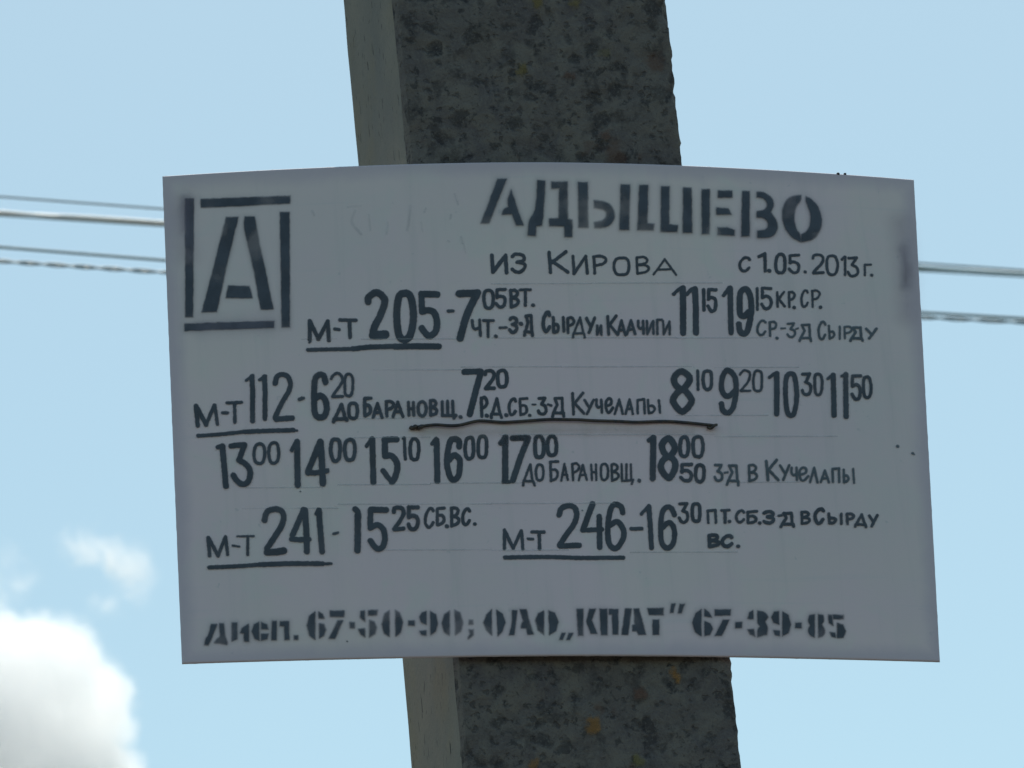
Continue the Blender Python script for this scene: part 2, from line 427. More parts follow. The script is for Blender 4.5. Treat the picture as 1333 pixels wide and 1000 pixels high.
def parse(spec, ox, oy, sc, wk=1.0):
    """-> capsules (x0,y0,x1,y1,r) and polygons, in photo pixels"""
    caps = []; polys = []
    def add(pts, r):
        for a, b in zip(pts[:-1], pts[1:]):
            caps.append((ox + a[0] / sc, oy + a[1] / sc, ox + b[0] / sc, oy + b[1] / sc, r / sc))
    for tok in spec.split(';'):
        t = tok.split()
        if not t: continue
        c = t[0]; v = [float(x) for x in t[1:]]
        if c == 'g': polys.append(soften([(ox + v[i] / sc, oy + v[i + 1] / sc) for i in range(0, len(v), 2)])); continue
        if c == 'd': caps.append((ox + v[1] / sc - .3, oy + v[2] / sc, ox + v[1] / sc + .3, oy + v[2] / sc + .2, v[0] / sc)); continue
        if c in ('p', 's'):
            pts = [(v[i], v[i + 1]) for i in range(1, len(v), 2)]
            add(smooth(pts, False) if c == 's' else pts, v[0] * wk / 2); continue
        x0, y0, x1, y1, wd = v[:5]; r = wd * wk / 2; q = wd / 2 * .9
        x0 += q; x1 -= q; y0 += q; y1 -= q
        jit = (y1 - y0) * .018
        for kind, pts in G[c]:
            pp = [(x0 + a * (x1 - x0) + random.uniform(-jit, jit), y0 + b * (y1 - y0) + random.uniform(-jit, jit)) for a, b in pts]
            if kind == 'l': add(pp, r)
            else: add(smooth(pp, kind == 'c'), r)
    return caps, polys

LIFT = [0]
def surface_ink(name, caps, polys, mat, place, step=.7, marg=2.2, parent=sign, label=None):
    xs = [c[0] for c in caps] + [c[2] for c in caps] + [p[0] for q in polys for p in q]
    ys = [c[1] for c in caps] + [c[3] for c in caps] + [p[1] for q in polys for p in q]
    mr = max([c[4] for c in caps] + [0]) + marg + step
    X = np.arange(min(xs) - mr, max(xs) + mr, step); Y = np.arange(min(ys) - mr, max(ys) + mr, step)
    gx, gy = np.meshgrid(X, Y); D = np.full(gx.shape, 1e3)
    for (x0, y0, x1, y1, r) in caps:
        m = r + marg + 2
        i0, i1 = np.searchsorted(X, [min(x0, x1) - m, max(x0, x1) + m]); j0, j1 = np.searchsorted(Y, [min(y0, y1) - m, max(y0, y1) + m])
        sx, sy = gx[j0:j1, i0:i1], gy[j0:j1, i0:i1]
        dx, dy = x1 - x0, y1 - y0; L2 = dx * dx + dy * dy + 1e-9
        t = np.clip(((sx - x0) * dx + (sy - y0) * dy) / L2, 0, 1)
        dd = np.hypot(sx - x0 - t * dx, sy - y0 - t * dy) - r
        D[j0:j1, i0:i1] = np.minimum(D[j0:j1, i0:i1], dd)
    for q in polys:
        px = [p[0] for p in q]; py = [p[1] for p in q]; m = marg + 2
        i0, i1 = np.searchsorted(X, [min(px) - m, max(px) + m]); j0, j1 = np.searchsorted(Y, [min(py) - m, max(py) + m])
        sx, sy = gx[j0:j1, i0:i1], gy[j0:j1, i0:i1]
        best = np.full(sx.shape, 1e3); inside = np.zeros(sx.shape, bool)
        for k in range(len(q)):
            x0, y0 = q[k]; x1, y1 = q[(k + 1) % len(q)]
            dx, dy = x1 - x0, y1 - y0; L2 = dx * dx + dy * dy + 1e-9
            t = np.clip(((sx - x0) * dx + (sy - y0) * dy) / L2, 0, 1)
            best = np.minimum(best, np.hypot(sx - x0 - t * dx, sy - y0 - t * dy))
            if abs(dy) > 1e-9:
                c = ((y0 > sy) != (y1 > sy)) & (sx < dx * (sy - y0) / dy + x0); inside ^= c
        best[inside] *= -1
        D[j0:j1, i0:i1] = np.minimum(D[j0:j1, i0:i1], best)
    cell = np.minimum(np.minimum(D[:-1, :-1], D[1:, :-1]), np.minimum(D[:-1, 1:], D[1:, 1:])) < marg
    jj, ii = np.nonzero(cell); nx = len(X)
    a = jj * nx + ii
    F = np.stack([a, a + nx, a + nx + 1, a + 1], 1)
    used, inv = np.unique(F.ravel(), return_inverse=True); F = inv.reshape(-1, 4)
    LIFT[0] = (LIFT[0] + 1) % 9
    V = place(gx.ravel()[used], gy.ravel()[used], .00035 + .00006 * LIFT[0])
    me = bpy.data.meshes.new(name)
    me.vertices.add(len(V)); me.vertices.foreach_set('co', V.ravel())
    me.loops.add(F.size); me.loops.foreach_set('vertex_index', F.ravel().astype(np.int32))
    me.polygons.add(len(F)); me.polygons.foreach_set('loop_start', (np.arange(len(F)) * 4).astype(np.int32))
    me.polygons.foreach_set('loop_total', np.full(len(F), 4, np.int32))
    me.update(calc_edges=True)
    at = me.attributes.new('d', 'FLOAT', 'POINT'); at.data.foreach_set('value', D.ravel()[used].astype(np.float32))
    me.materials.append(mat)
    o = bpy.data.objects.new(name, me); COL.objects.link(o); o.parent = parent
    o.matrix_parent_inverse = Matrix.Translation(-parent.location)
    if label: o['label'] = label
    return o

K6 = 6.059
CR = {'A': (200, 210, 4), 'B': (600, 220, 5.127), 'C': (850, 220, 5.127), 'D': (940, 310, K6), 'E': (390, 360, K6), 'F': (570, 360, K6),
      'G': (770, 360, K6), 'H': (240, 470, K6), 'I': (420, 470, K6), 'J': (590, 470, K6), 'K': (730, 470, K6), 'L': (930, 470, K6),
      'M': (270, 550, K6), 'N': (450, 550, K6), 'O': (630, 550, K6), 'P': (820, 550, 4.3), 'Q': (255, 640, K6), 'R': (440, 640, K6),
      'S': (640, 640, K6), 'T': (800, 640, 8.331), 'U': (900, 640, 5.127), 'V': (255, 770, 4.761), 'W': (520, 770, 4.761), 'X': (800, 770, 4.166),
      'Z': (0, 0, 1)}
def word(name, parts, mat, **k):
    caps = []; polys = []
    for cr, spec in parts:
        c, p = parse(spec, *CR[cr]); caps += c; polys += p
    mg = {M_STEN: 7.5, M_SPRAY: 13, M_FAINT: 3, M_RUST_SHADE: 15, M_MIST: 26}.get(mat, 1.6)
    return surface_ink(name, caps, polys, mat, on_sheet, step=(1.6 if mat in (M_SPRAY, M_RUST_SHADE, M_MIST) else .7), marg=mg, **k)

# emblem
word('emblem', [('A', 'g 165 197 208 197 204 812 166 812;g 246 199 712 181 708 220 246 242;g 658 267 706 267 708 864 668 864;g 162 847 627 834 625 867 162 884')], M_STEN, label='stencilled open square frame round the big letter A')
word('emblem_letter', [('A', 'g 378 293 440 292 380 540 328 785 252 786 300 600;g 475 290 524 290 560 470 622 770 558 772 520 560 468 345;g 390 650 498 652 512 712 376 712')], M_STEN)
word('overspray', [('A', 's 20 166 205 163 260 162 350')], M_SPRAY)
word('overspray', [('Z', 's 4 1176 325 1179 350 1178 372')], M_SPRAY)
word('overspray_mist', [('Z', 's 10 1172 290 1179 345 1180 410')], M_MIST)
word('overspray_mist', [('Z', 's 8 240 262 239 300 243 330')], M_MIST)
word('overspray_mist', [('Z', 's 4 262 425 300 423 350 421')], M_MIST)
# title
word('title_lettering', [('B', 'g 245 70 303 70 245 215 187 365 132 365;g 335 142 345 170 365 240 415 375 370 378 340 302 275 306 285 268 318 256 310 212;g 510 78 562 82 555 230 540 380 502 385 496 448 446 446 452 345 492 292 506 200;g 603 88 710 88 712 335 742 342 742 455 692 455 690 385 592 382 590 335 652 332 656 130 605 132;g 782 92 845 92 848 392 785 392;g 888 213 945 215 1000 240 1030 300 1012 362 960 395 892 397 888 358 935 352 970 325 972 292 950 268 888 262;g 1067 106 1127 108 1120 407 1058 407;g 1192 110 1248 112 1243 365 1290 370 1285 412 1178 408'),
    ('C', 'g 55 120 108 120 106 372 165 380 160 422 52 420;g 203 128 255 130 260 427 200 427;g 325 138 378 140 375 437 328 435;g 435 148 528 148 528 192 435 192;g 425 262 500 266 522 305 425 304;g 430 393 500 395 545 410 543 445 430 442;g 597 152 643 152 643 450 590 452;g 693 157 740 158 790 190 808 240 785 290 825 350 832 400 810 445 760 462 697 460 697 415 745 412 770 390 765 350 735 325 693 324 693 285 740 280 765 250 755 215 730 195 693 190;g 988 178 985 218 955 245 938 320 950 400 985 438 984 488 920 455 870 380 860 290 880 220 925 182;g 1020 185 1060 205 1110 265 1128 350 1112 430 1060 478 990 488 990 440 1030 420 1052 370 1053 290 1022 228')], M_STEN)
word('subtitle_lettering', [('B', 'И 196 568 318 702 25;З 332 560 437 697 22;К 578 545 722 702 21;И 740 575 850 708 19;Р 880 575 975 705 18;0 1014 585 1132 716 18;В 1168 582 1262 706 15'), ('C', 'А 0 597 158 712 13')], M_MARK)
word('date_lettering', [('D', 'С 130 145 225 272 21;1 282 115 352 272 24;d 14 372 258;0 412 120 508 288 24;5 520 128 615 282 21;d 11 655 268;2 707 122 805 285 20;0 815 130 918 298 20;1 935 142 980 298 18;3 985 148 1080 310 19;Г 1118 203 1180 300 15;d 11 1180 293')], M_MARK)
# route 205
word('route_number', [('E', 'p 31 80 500 80 352 148 495 222 355 230 505;s 16 75 522 85 512;p 24 278 415 312 421;p 27 318 345 445 347;p 30 392 350 398 480;s 55 540 200 545 165 605 128 660 165 670 210 640 300 590 400 575 465;p 66 580 463 676 460;0 740 103 920 522 56;p 50 960 140 1085 143;s 46 962 140 963 230 966 280;s 50 968 278 1010 268 1060 285 1082 350 1080 410 1060 450 1020 470 985 440 963 410')], M_MARK)
word('underline', [('E', 's 30 66 580 270 576 420 573;s 38 420 572 560 558 750 553;s 46 750 554 900 552 1098 553')], M_MARK)
word('departure_time', [('F', 'p 24 80 275 120 274;p 56 168 137 310 132;s 56 312 130 230 300 175 488;0 352 98 448 262 26;5 450 92 542 255 24')], M_MARK)
word('day_lettering', [('F', 'В 563 100 645 252 24;p 20 645 108 730 105;p 22 690 112 690 230;d 13 750 228')], M_MARK)
word('day_lettering', [('F', 'Ч 262 338 345 475 22;p 20 358 350 438 350;p 22 395 352 396 475;d 13 457 473;p 20 488 406 540 404;З 555 315 635 452 26;d 16 655 375;D 672 302 758 480 23')], M_MARK)
word('place_lettering', [('F', 'С 818 273 892 445 27;Ь 900 315 962 455 24;p 22 988 325 993 435;Р 1015 318 1082 455 21;Д 1058 320 1168 490 16;У 1160 318 1247 455 23')], M_MARK)
word('place_lettering', [('G', 'И 35 380 85 468 18;К 118 302 208 467 22;А 198 340 275 472 20;А 268 340 352 466 20;Ч 357 345 418 462 20;И 428 348 498 464 18;Г 508 335 562 464 18;И 556 348 626 466 17')], M_MARK)
word('departure_time', [('G', 's 26 648 140 680 110 710 88;p 48 720 95 722 250 722 445;s 30 752 140 785 108 815 92;p 46 816 100 822 250 824 445;p 26 884 105 886 265;5 910 92 990 285 26')], M_MARK)
word('departure_time', [('G', 's 28 1042 150 1065 118 1085 90;p 42 1094 95 1096 250 1100 442;9 1142 82 1276 470 46;p 20 1306 95 1308 262'), ('D', '5 303 386 396 570 23')], M_MARK)
word('day_lettering', [('D', 'К 424 418 502 552 18;Р 520 418 580 552 18;d 12 568 548;С 618 405 683 550 17;Р 703 408 775 552 16;d 12 775 546')], M_MARK)
word('day_lettering', [('D', 'С 270 643 348 772 17;Р 368 655 435 778 17;d 11 433 790;p 12 465 715 498 713;3 508 668 582 790 16;p 12 582 720 600 712;D 603 678 710 822 18')], M_THIN)
word('place_lettering', [('D', 'С 753 653 822 806 17;Ь 836 688 892 800 16;p 16 928 700 928 795;Р 958 695 1027 800 15;D 1005 700 1115 820 19;У 1128 708 1226 802 19')], M_THIN)
# route 112
word('route_number', [('H', 'p 33 90 355 105 510;p 34 92 355 172 505;p 27 172 505 235 352;p 26 240 352 260 500;p 25 300 411 340 411;p 24 335 333 450 328;p 26 395 335 398 485;s 22 488 155 520 130 540 115;p 38 532 125 538 250 537 475;s 22 592 150 620 132 640 118;p 38 632 126 636 250 635 455;s 38 715 180 730 125 770 108 815 125 836 180 820 245 770 330 715 445;p 42 722 460 850 452')], M_MARK)
word('underline', [('H', 's 28 108 592 330 576 480 558;s 33 480 560 650 553 860 547;p 14 860 545 888 551')], M_MARK)
word('departure_time', [('H', 's 30 908 305 925 298;s 22 925 298 940 296;s 46 1112 170 1098 118 1060 112 1030 150 1022 250 1023 350 1035 430 1070 448 1105 435 1122 380 1110 310 1070 275 1030 300'), ('I', '2 60 92 166 292 21;0 163 96 248 290 21')], M_MARK)
word('place_lettering', [('I', 'p 28 85 480 90 462 185 458 190 468;p 26 95 460 148 345 178 455;0 193 325 284 466 26;Б 318 284 392 445 26;А 386 325 477 458 23;Р 488 310 568 448 24;А 546 316 642 452 23;Н 665 318 730 442 24;0 743 313 826 445 24;В 838 303 912 440 24;Щ 930 310 1062 467 23;d 14 1088 444')], M_MARK)
word('departure_time', [('I', 'p 46 1118 87 1245 82;s 48 1248 85 1215 210 1160 420'), ('J', '2 238 63 336 230 28;0 338 63 437 220 28')], M_MARK)
word('day_lettering', [('J', 'Р 210 280 276 450 24;d 14 265 432;Д 288 288 388 457 22;d 15 418 428;С 430 290 500 435 23;Б 518 287 594 436 20;d 11 603 430;p 14 625 345 650 345;3 660 283 742 432 23;s 18 748 345 772 352;D 773 285 884 450 21')], M_MARK)
word('place_lettering', [('K', 'К 84 243 190 430 22;У 178 298 268 428 20;Ч 273 298 333 418 19;е 346 288 420 420 20;Л 418 296 495 426 18;А 503 296 578 426 18;П 595 295 668 422 18;Ь 680 298 748 420 18;p 18 774 312 782 408')], M_MARK)
word('departure_time', [('K', '8 868 56 1048 420 50;p 22 1080 78 1082 226;0 1112 68 1202 236 25')], M_MARK)
word('departure_time', [('L', '9 38 58 184 426 41;2 196 68 292 246 17;0 297 68 384 250 19')], M_MARK)
word('departure_time', [('L', 's 24 432 132 458 112 480 98;p 42 490 102 492 250 490 418;0 543 80 664 450 37;3 680 92 772 280 23;0 778 92 860 280 22')], M_MARK)
word('departure_time', [('L', 's 22 895 142 915 125 935 110;p 40 936 115 940 250 943 430;s 22 1005 120 1035 105;p 40 1035 108 1036 250 1038 440;5 1073 108 1162 314 25;0 1163 116 1244 302 23')], M_MARK)
# third line of times
word('departure_time', [('M', 's 34 80 197 105 190 118 186;p 44 118 190 132 350 145 505;s 40 185 188 240 182 292 178;p 42 292 180 248 300;s 44 248 300 300 330 335 380 332 440 310 480 270 488 230 460 205 420;0 358 160 462 336 24;0 474 150 574 332 24')], M_MARK)
word('departure_time', [('M', 's 30 665 222 680 190 700 155;p 46 706 155 708 300 712 498;p 46 888 155 795 385;p 40 790 400 850 400 940 385;p 50 890 155 902 300 910 482;p 14 940 380 952 370;0 960 120 1060 320 30;0 1070 125 1174 314 29')], M_MARK)
word('departure_time', [('N', 's 30 163 188 185 160 205 130;p 46 210 135 214 300 218 472;p 46 305 137 400 135;p 48 308 138 310 265;s 48 312 265 360 265 400 310 406 370 390 430 365 470;s 40 365 470 330 430 295 382;p 22 452 128 462 124;p 24 462 130 470 290;0 498 120 587 308 27')], M_MARK)
word('departure_time', [('N', 's 32 682 168 700 145 712 130;p 46 715 140 720 300 722 462;6 783 108 922 480 45;0 930 106 1022 298 28;0 1033 100 1124 290 27')], M_MARK)
word('departure_time', [('O', 's 40 132 165 150 142 165 118;p 48 168 118 167 300 167 460;p 28 152 470 200 470;p 46 225 125 345 122;p 46 348 125 290 270 228 458;0 388 96 484 290 30;0 488 96 584 276 30')], M_MARK)
word('place_lettering', [('O', 'Д 300 325 406 505 18;0 400 326 476 467 19;Б 516 303 592 470 19;А 603 322 670 464 16;Р 690 318 758 462 18;А 742 328 820 464 16;Н 840 326 892 460 16;0 913 322 987 462 18;В 1000 322 1067 467 18;Щ 1078 322 1188 494 17;d 14 1225 460')], M_MARK)
word('departure_time', [('P', 's 24 105 102 118 92 130 82;p 34 131 88 129 200 127 314;8 160 72 270 328 35;0 271 73 336 200 20;0 344 73 416 204 19;5 278 228 352 337 19;0 358 230 424 341 19')], M_MARK)
word('place_lettering', [('P', '3 468 233 522 334 14;p 11 530 283 547 280;D 538 235 614 357 14;В 660 235 717 333 13;К 758 206 834 331 15;У 836 236 896 330 13;Ч 898 250 940 329 13;е 943 248 1002 334 12;Л 1002 250 1054 342 12;А 1062 264 1118 342 12;П 1128 252 1178 339 13;Ь 1190 260 1228 342 13;p 11 1249 262 1254 340')], M_THIN)
# route 241
word('route_number', [('Q', 'p 28 95 365 108 508;p 28 97 365 175 508;p 25 175 508 232 358;p 24 235 358 250 500;p 16 290 428 340 436;p 16 325 355 455 353;p 22 408 358 408 500;s 45 540 228 560 165 620 140 672 155 692 205 670 280 620 360 560 450;s 54 562 480 630 478 692 468;p 44 850 145 762 345;p 40 755 378 820 382 890 378;p 46 860 150 870 300 875 475;s 24 945 178 960 150;p 44 970 150 980 300 995 475')], M_MARK)
word('underline', [('Q', 's 30 104 600 300 592 500 578;s 36 500 578 750 570 1000 570;p 22 1000 572 1068 570')], M_MARK)
word('departure_time', [('Q', 's 20 1085 336 1120 326'), ('R', 's 44 135 140 155 165 160 210;p 50 155 190 155 300 153 465;p 46 258 145 378 147;p 42 255 148 253 290;s 44 258 285 310 265 355 300 370 370 355 430 325 455 290 440 255 390;2 423 112 532 314 31;5 540 113 642 314 31')], M_MARK)
word('day_lettering', [('R', 'С 678 120 762 292 23;Б 772 122 848 276 24;d 15 858 274;В 883 120 965 282 24;С 972 125 1048 272 24;d 13 1078 256')], M_MARK)
# route 246
word('route_number', [('S', 'p 25 102 305 100 450;p 27 102 308 170 448;p 24 170 448 232 312;p 24 235 312 245 452;p 20 285 374 325 376;p 25 318 320 412 320;p 26 374 325 378 452;s 42 532 185 550 135 605 112 655 130 670 190 645 265 590 340 535 425;p 42 540 430 690 425;p 46 795 100 725 290;p 36 715 305 800 302 870 300;p 42 848 198 852 440;6 896 86 1058 467 42')], M_MARK)
word('underline', [('S', 's 31 104 521 420 517 700 525;s 31 700 525 850 524 1038 522')], M_MARK)
word('departure_time', [('T', 'p 38 180 406 295 404;s 32 290 245 330 200 370 155;p 50 372 165 385 350 400 610;6 470 143 668 642 54;3 688 116 808 348 32;0 822 118 944 342 36')], M_MARK)
word('day_lettering', [('T', 'П 996 190 1110 352 27;p 26 1158 206 1245 204;p 34 1195 210 1198 335;d 17 1246 325'), ('U', 'С 292 120 358 213 17;Б 368 126 442 219 18;d 11 456 211;З 474 126 558 220 21;p 14 582 162 602 160;D 590 136 692 244 19')], M_MARK)
word('place_lettering', [('U', 'В 728 130 797 222 17;С 815 106 890 222 22;Ь 908 142 972 222 19;p 18 1000 152 1000 215;Р 1030 142 1092 225 18;Д 1084 148 1174 244 17;У 1178 153 1248 242 17')], M_MARK)
word('day_lettering', [('T', 'В 1008 458 1150 614 38;С 1152 463 1288 614 38'), ('U', 'd 11 312 367')], M_MARK)
# bottom stencilled line
word('contact_lettering', [('V', 'g 95 205 130 205 98 290 75 332 55 330 60 292 78 280;g 145 200 172 200 182 282 197 320 190 332 115 320 130 295 148 285 150 260;g 222 195 255 195 255 297 222 310;g 325 205 328 312 300 310 297 262 275 258 285 230;g 390 192 392 305 365 295 347 250 360 207;g 405 192 440 207 448 235 405 235;g 405 265 448 265 440 295 405 305;g 472 185 500 185 498 302 470 302;g 520 187 575 187 578 300 550 300 548 215 520 215;g 608 275 632 275 632 300 608 300')], M_STEN)
word('telephone_number', [('V', 'g 738 128 738 298 705 275 687 215 702 155;g 760 128 782 140 795 168 762 168;g 764 200 792 205 805 240 790 275 765 292;g 832 122 918 122 915 158 832 158;g 880 183 910 182 860 292 825 292;g 955 195 982 195 982 228 955 228;g 1020 125 1045 122 1048 190 1018 162;g 1068 120 1125 118 1122 148 1068 150;g 1075 180 1105 190 1118 225 1108 265 1075 285;g 1005 235 1045 232 1047 283 1020 268;g 1198 120 1198 280 1168 262 1152 205 1168 140;g 1235 118 1262 132 1280 190 1268 255 1238 280'),
    ('W', 'g 55 183 92 183 92 212 55 212;g 165 125 165 205 135 192 124 158 138 132;g 190 125 225 145 237 200 223 250 193 272;g 125 248 165 245 165 275 138 270;g 310 122 310 275 278 252 262 200 278 142;g 342 118 375 132 393 195 378 250 345 272;g 430 178 455 178 455 205 430 205;g 430 238 458 238 458 270 425 298 425 285 438 265')], M_STEN)
word('contact_lettering', [('W', 'g 570 115 572 272 538 238 520 195 538 145;g 602 118 638 140 655 195 638 250 610 275;g 700 118 730 118 718 215 710 270 680 270 698 200;g 745 112 785 112 805 185 830 265 795 268 785 230 755 228 755 200 768 185;g 893 122 895 270 858 240 842 180 860 137;g 925 120 962 135 985 190 968 245 930 268;g 1007 260 1027 260 1010 300 990 300;g 1050 260 1074 260 1055 300 1036 300;g 1098 110 1138 110 1138 275 1108 275;g 1178 110 1215 110 1190 180 1225 262 1185 262 1158 185;g 1242 110 1285 110 1288 270 1250 270'),
    ('Z', 'g 793 793.5 804.5 793.5 804.5 826 797.5 826 797 800 793 800'),
    ('X', 'g 58 95 92 95 72 235 38 235 48 170;g 105 95 132 95 170 235 130 235 120 215 98 215 98 185 110 180;g 177 92 265 92 265 128 187 128;g 208 155 240 155 240 235 208 235;g 308 68 328 68 318 115 302 115;g 355 70 380 70 362 118 345 118')], M_STEN)
word('telephone_number', [('X', 'g 470 98 470 242 437 220 422 170 440 120;g 488 98 512 112 525 140 488 135;g 488 162 520 175 532 205 515 235 488 242;g 545 100 630 100 625 130 545 130;g 588 155 622 155 580 240 545 240;g 655 168 690 168 690 198 655 198;g 750 105 752 150 722 148 732 115;g 775 105 815 112 832 140 815 165 832 195 825 235 775 248 775 205 790 190 775 170;g 722 208 755 205 762 245 735 235;g 890 108 892 180 862 170 852 140 865 112;g 912 112 942 130 957 180 942 225 910 242;g 862 212 895 215 895 242 872 235;g 980 172 1012 172 1012 198 980 198;g 1085 125 1085 250 1058 240 1048 210 1062 185 1048 160 1058 130;g 1105 125 1130 130 1137 158 1125 180 1143 208 1136 240 1105 252;g 1182 128 1242 128 1242 150 1187 150;g 1160 128 1178 130 1185 185 1162 172;g 1207 172 1238 182 1252 215 1240 250 1208 252;g 1167 222 1195 225 1198 250 1178 245')], M_STEN)
# faint pencil guide lines, old smudges and specks
for y, segs in ((441, [(392, 438, 441.7), (470, 600, 441.5), (640, 880, 440), (880, 1000, 440)]), (369, [(640, 770, 369.5), (770, 940, 368.7)]),
                (482, [(486, 600, 481.8), (600, 730, 477.8), (730, 900, 477.6), (930, 1040, 478.5)]), (545, [(450, 560, 545), (880, 1000, 541)]),
                (567, [(460, 560, 569.8), (650, 760, 566), (760, 930, 566), (930, 1090, 568.5)]), (634, [(320, 420, 635), (440, 560, 631), (560, 700, 629), (960, 1040, 628)]),
                (656, [(315, 440, 662), (440, 640, 656.5), (640, 800, 655.5)]), (717, [(500, 640, 716), (640, 740, 716.5), (820, 960, 719)])):
    for a, b, yy in segs: word('guide_line', [('Z', 'p .9 %g %g %g %g' % (a, yy + .3, b, yy - .2))], M_LINE)
for sp in 's 2 592 253 594 259 596 266;s 2 587 280 586 285;s 2.4 600 309 602 317;s 1.4 583 314 585 315;s 1.6 554 272 552 277;s 1.5 406 275 409 281;s 1 548 290 550 302;s 1.4 603 318 606 330'.split(';'): word('smudge', [('Z', sp)], M_FAINT)
for sp in 's 1.2 452 270 470 268;s 3 462 275 458 290 470 305;s 2 480 280 482 300;s 2 505 290 503 305;s 2.5 534 268 532 290 530 300'.split(';'): word('smudge', [('Z', sp)], M_FAINT)
for sp in 'd 1.8 1168.3 581.3;d 1.3 1188 590.5;d .6 1190 592;d .7 758 665;d .6 452 835;d .5 391 640'.split(';'): word('speck', [('Z', sp)], M_THIN)
word('smudge', [('Z', 's 5 552 563 640 563 760 560 850 562 900 563')], M_RUST_SHADE)  # brown band below the binding wire: rust and painted wire shadow

# ------------------------------------------------------------------ tubes
def tube(pts, rad, seg=8, name='tube', mat=None, parent=None):
    V = []; F = []; n = len(pts); P = [Vector(p) for p in pts]
    nrm = Vector((0, 0, 1))
    for i, p in enumerate(P):
        t = (P[min(i + 1, n - 1)] - P[max(i - 1, 0)]).normalized()
        if abs(t.dot(nrm)) > .95: nrm = Vector((0, -1, 0)) if abs(t.y) < .8 else Vector((1, 0, 0))
        nrm = (nrm - t * nrm.dot(t)).normalized(); bi = t.cross(nrm)
        r = rad[i] if isinstance(rad, (list, tuple)) else rad
        for k in range(seg):
            a = 2 * math.pi * k / seg; V.append(p + (nrm * math.cos(a) + bi * math.sin(a)) * r)
    for i in range(n - 1):
        for k in range(seg):
            k2 = (k + 1) % seg; F.append((i * seg + k, i * seg + k2, (i + 1) * seg + k2, (i + 1) * seg + k))
    F.append(tuple(range(seg - 1, -1, -1))); F.append(tuple((n - 1) * seg + k for k in range(seg)))
    return mesh_obj(name, V, F, mat, parent, smooth=True)

# binding wire: through two holes of the sheet and round the back of the pole
def binding_wire():
    g = NT('dark_binding_wire'); p = g.pos()
    m = g.done(g.bsdf(g.mix(g.rng(g.noise(p, 200, 2), .4, .6), (.045, .045, .052), (.08, .065, .055)), .42, .4, .25))
    hole = NT('hole_shadow'); hm = hole.done(hole.bsdf((.03, .03, .03), .9, .1))
    px = []
    for cr, ls in (('I', [(722, 532), (760, 526), (830, 517), (900, 513), (1000, 520), (1080, 515), (1180, 490)]),
                   ('J', [(210, 480), (290, 483), (400, 490), (560, 482), (750, 470), (900, 472)]),
                   ('K', [(150, 474), (250, 480), (450, 485), (600, 490), (820, 482), (1000, 495), (1200, 517)])):
        ox, oy, sc = CR[cr]; px += [(ox + a / sc, oy + b / sc) for a, b in ls]
    s = smooth(px, False); s = np.array(s)
    lift = .0016 + .0012 * np.abs(np.sin(np.linspace(0, 7, len(s))))
    fr = np.array([on_sheet([a], [b], l)[0] for (a, b), l in zip(s, lift)])
    lt, rg = fr[0], fr[-1]
    z = (lt[2] + rg[2]) / 2
    c, hw = sect(z)
    def pp(a, y, zz_): q = P0 + h * a - nn * y; return np.array([q[0], q[1], zz_])
    path = [pp(c - hw - .045, .235, z), pp(c - hw - .042, .215, z), lt - nn * .03 * 1 + zz * .0]
    back = [rg - nn * .03, pp(c + hw + .040, .215, z), pp(c + hw + .030, .235, z), pp(c, .224, z), pp(c - hw - .045, .235, z)]
    allp = path[1:] + [lt - nn * .004] + list(fr) + [rg - nn * .004] + back
    tube(allp, .00128, 10, 'binding_wire', m)
    o = bpy.data.objects['binding_wire']
    tag(o, label='thin dark wire tied across the middle of the sheet, binding it to the pole', category='wire')
    # twisted end with a small kink at the right hole, coil at the left
    e = rg; k = [e + h * t * .008 + zz * (-.0012 + .0013 * math.sin(t * 5)) + nn * (.0012 + .0008 * math.cos(t * 7)) for t in np.linspace(-.6, .35, 24)]
    tube(k, .0012, 8, 'wire_end', m, o)
    k = [lt + h * t * .007 + zz * (.0006 * math.sin(t * 9)) + nn * (.0008 + .001 * math.cos(t * 9)) for t in np.linspace(-.45, .9, 24)]
    tube(k, .0017, 8, 'wire_end', m, o)
    mm = NT('bright_zinc'); zm = mm.done(mm.bsdf((.9, .9, .88), .12, .5, 1.0))
binding_wire()

# two small dark bumps on the sheet's upper rim: the twisted stub of a second wire
g = NT('dark_stub'); stub_m = g.done(g.bsdf((.06, .065, .075), .7, .2))
for px_, r_ in ((1091.2, .0012), (1100.2, .0010)):
    c0 = on_sheet([px_], [226.2], -.001)[0]
    V = []; F = []
    for j in range(6):
        th = math.pi * j / 5
        for k in range(10):
            a = 2 * math.pi * k / 10
            V.append(c0 + r_ * (h * math.cos(a) * math.sin(th) * 1.25 + nn * math.sin(a) * math.sin(th) * 1.6 + zz * math.cos(th) * 1.1) + .0003 * np.array([noise.noise(Vector((j, k, 1))), 0, noise.noise(Vector((j, k, 5)))]))
    for j in range(5):
        for k in range(10): F.append((j * 10 + k, (j + 1) * 10 + k, (j + 1) * 10 + (k + 1) % 10, j * 10 + (k + 1) % 10))
    mesh_obj('staple', V, F, stub_m, sign, smooth=True)

